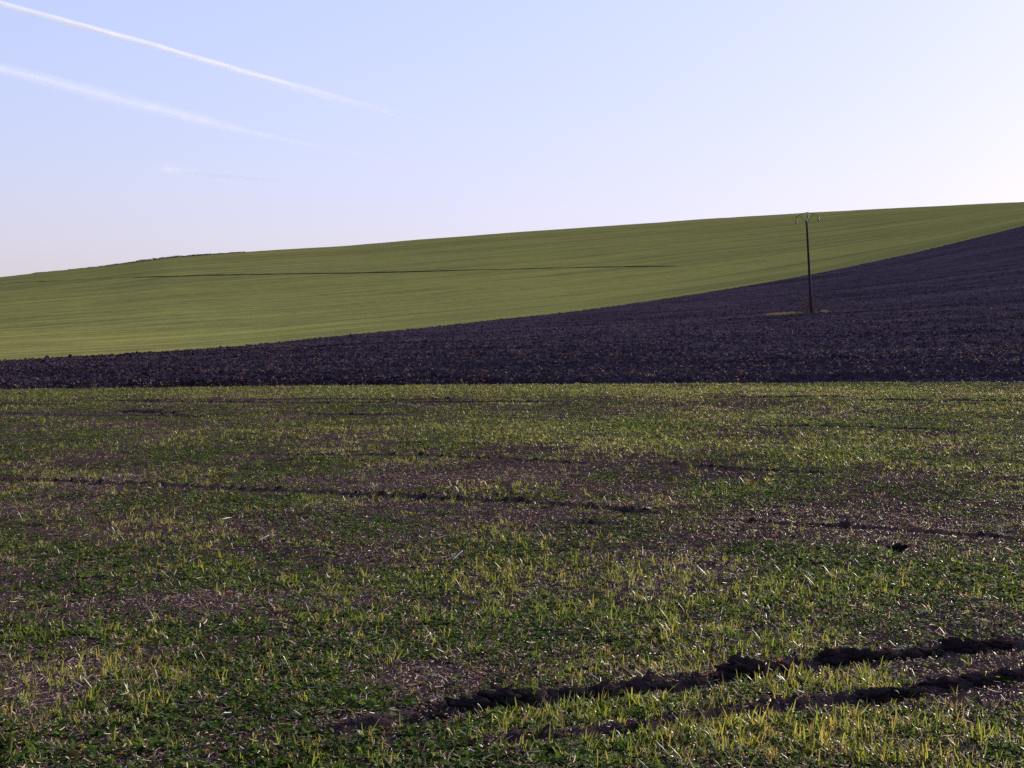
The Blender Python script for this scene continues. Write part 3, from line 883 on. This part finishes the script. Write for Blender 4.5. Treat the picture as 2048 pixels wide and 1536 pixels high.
for (px, py, w, h, kind, lab) in clods:
    P = near_point(np.array([float(px)]), np.array([float(py)]))[0]
    dd = math.hypot(*P); z0 = float(near_height(np.array([P[0]]), np.array([P[1]]), np.array([dd]), False)[0][0])
    o = bpy.data.objects.new('soil_clod', BIG[kind]); COL.objects.link(o)
    sw = w / F * dd / 2.2; sh = h / F * dd / 1.5
    zb = float(base_height(np.array([math.atan2(P[0], P[1])]), np.array([dd]))[0])
    o.location = (P[0], P[1], min(z0, zb + 0.02) + sh * 0.32)
    o.scale = (sw, sw * rb.uniform(.6, .9), sh)
    o.rotation_euler = (rb.uniform(-.2, .2), rb.uniform(-.2, .2), rb.choice((0, math.pi)) + rb.uniform(-.4, .4))
    tag(o, lab, 'soil clod', G if 'lone' not in lab else None)

# white scraps that stand out among the litter
HUSK = plain_mat('white_husk', (.72, .69, .62), 0.5, 0.4, var=0.1)
def husk(px, py, L_, W_, head, lift, lab):
    P = near_point(np.array([float(px)]), np.array([float(py)]))[0]; dd = math.hypot(*P)
    z0 = float(near_height(np.array([P[0]]), np.array([P[1]]), np.array([dd]), False)[0][0])
    vs, fs = [], []
    n = 8
    for i in range(n):
        t = i / (n - 1); w = W_ * (0.35 + 0.65 * math.sin(math.pi * (0.15 + 0.8 * t)))
        x = (t - .5) * L_ * math.cos(lift); z = .012 + t * L_ * math.sin(lift) + .1 * L_ * t * t; y = .06 * L_ * math.sin(3 * t)
        vs += [(x, y - w, z + w * .5), (x, y, z), (x, y + w, z + w * .5), (x, y, z + .004)]
    for i in range(n - 1):
        a = 4 * i
        for k in range(4): fs.append((a + k, a + (k + 1) % 4, a + 4 + (k + 1) % 4, a + 4 + k))
    fs += [(3, 2, 1, 0), (4 * n - 4, 4 * n - 3, 4 * n - 2, 4 * n - 1)]
    o = link('husk', mesh_py('husk', vs, fs), HUSK)
    o.location = (P[0], P[1], z0); o.rotation_euler = (0, 0, head)
    tag(o, lab, 'husk')
husk(916, 1116, .085, .011, .3, .65, 'long white husk strip standing up at a slant near the field centre')
husk(528, 1080, .075, .010, .5, .35, 'curved white husk strip left of the slanting one')
husk(453, 1042, .085, .012, .1, .05, 'white husk lying flat among the weeds, farthest left of the three')

# pale stone below the hedge
az_, d_ = hit_land(303, 524, 300, 392)
st = link('field_stone', lump_mesh(R, 3, .3, .8), plain_mat('pale_stone', (.62, .60, .54), 0.7, 0.2, var=0.1))
st.location = ground_xyz(az_, float(d_crest(np.array([az_]))[0]) - 6) + Vector((0, 0, .12)); st.scale = (.17, .15, .22)
tag(st, 'small white stone on the green hillside just below the hedge', 'stone')

# ------------------------------------------------------------------ vapour trails
ALT = 3000.0
def trail_point(px, py):
    az, te = ray(px, py); d = (ALT - EYE) / float(te); az = float(az)
    return Vector((d * math.sin(az), d * math.cos(az), ALT))

def contrail(pts, label, dens, seed, shells=9):
    """pts: picture x, y, width in picture pixels, strength. Nested thin veils of mist, so that the trail is
    dense along its axis and soft towards its rim from every side."""
    W = [trail_point(p[0], p[1]) for p in pts]
    a, b = W[0], W[-1]; ax = (b - a).normalized(); Lg = (b - a).length
    side = Vector((0, 0, 1)).cross(ax).normalized()
    s_of = np.array([(w - a).dot(ax) for w in W]); o_of = np.array([(w - a).dot(side) for w in W])
    rad = np.array([p[2] * 0.72 / F * w.length / 2 for p, w in zip(pts, W)])
    k = np.polyfit(s_of / Lg, o_of, 3)             # gentle bend of the axis
    n = 160; tt = np.linspace(0, 1, n); seg = 18
    wig = 0.22 * rad.mean() * fbm(tt * Lg / 420.0, tt * 0 + seed, 4, 11); wiz = 0.15 * rad.mean() * fbm(tt * Lg / 420.0, tt * 0 + seed + 5, 4, 12)
    vs, fs = [], []
    for sh in range(shells):
        f_ = ((sh + 1) / shells) ** 0.9
        base_i = len(vs)
        lump = 1 + 0.25 * fbm(tt * Lg / 260.0, tt * 0 + sh * 0.35 + seed, 4, 13)
        for m_, t in enumerate(tt):
            r_ = float(np.interp(t * Lg, s_of, rad)) * f_ * 1.25 * lump[m_]
            for q in range(seg):
                g = 2 * math.pi * (q + 0.5 * (sh % 2)) / seg
                vs.append((t * Lg, float(np.polyval(k, t)) + wig[m_] * (1 + 0.3 * f_) + r_ * math.cos(g), wiz[m_] + r_ * math.sin(g)))
        for i in range(n - 1):
            for q in range(seg):
                c0 = base_i + i * seg
                fs.append((c0 + q, c0 + (q + 1) % seg, c0 + seg + (q + 1) % seg, c0 + seg + q))
    m, ns, ls = new_mat('vapour')
    tc = ns.new('ShaderNodeTexCoord')
    sep = ns.new('ShaderNodeSeparateXYZ'); ls.new(tc.outputs['Object'], sep.inputs[0])
    t = math_n(ns, ls, 'DIVIDE', sep.outputs[0], Lg)
    mp = ns.new('ShaderNodeVectorMath'); mp.operation = 'MULTIPLY'; ls.new(tc.outputs['Object'], mp.inputs[0]); mp.inputs[1].default_value = (.0012, .006, .006)
    of = ns.new('ShaderNodeVectorMath'); of.operation = 'ADD'; ls.new(mp.outputs[0], of.inputs[0]); of.inputs[1].default_value = (seed, seed * 1.7, 0)
    nz = noise_tex(ns, ls, of.outputs[0], 1.0, 5, 0.6)
    fade = ramp(ns, ls, t, [(float(s / Lg), (p[3],) * 3) for s, p in zip(s_of, pts)])
    al = math_n(ns, ls, 'MULTIPLY', math_n(ns, ls, 'MULTIPLY', fade, math_n(ns, ls, 'ADD', nz, 0.15, True)), dens * 1.7 / (2 * shells), True)
    mx = ns.new('ShaderNodeBsdfDiffuse'); mx.inputs[0].default_value = (.95, .95, .95, 1)
    tr = ns.new('ShaderNodeBsdfTransparent')
    m2 = ns.new('ShaderNodeMixShader'); ls.new(al, m2.inputs[0]); ls.new(tr.outputs[0], m2.inputs[1]); ls.new(mx.outputs[0], m2.inputs[2])
    out = ns.new('ShaderNodeOutputMaterial'); ls.new(m2.outputs[0], out.inputs['Surface'])
    o = link('contrail', mesh_py('contrail', vs, fs), m)
    rot = Matrix((ax, side, ax.cross(side))).transposed()
    o.matrix_world = Matrix.Translation(a) @ rot.to_4x4()
    tag(o, label, 'contrail', 'white vapour trails in the sky')
contrail([(-160, -36, 11, 1), (0, 10, 13, 1), (130, 44, 15, 1), (260, 77, 15, 1), (400, 117, 15, .9), (520, 154, 16, .8), (640, 188, 20, .42), (760, 220, 18, .16), (980, 272, 14, 0)],
         'uppermost vapour trail, brightest and narrowest, slanting down from the top left corner', .66, 3.1)
contrail([(-160, 96, 24, .8), (0, 139, 24, .8), (130, 167, 32, .7), (280, 208, 32, .7), (400, 243, 28, .7), (500, 263, 18, .55), (620, 290, 12, .4), (750, 313, 10, .2), (900, 334, 9, 0)],
         'middle vapour trail, wider and hazier, running below the brightest one', .22, 8.4)
contrail([(318, 334, 26, 0), (345, 341, 26, .7), (400, 347, 20, .7), (500, 357, 13, .5), (620, 370, 12, 0)],
         'faintest and shortest vapour trail, lowest of the three in the sky', .15, 5.6)
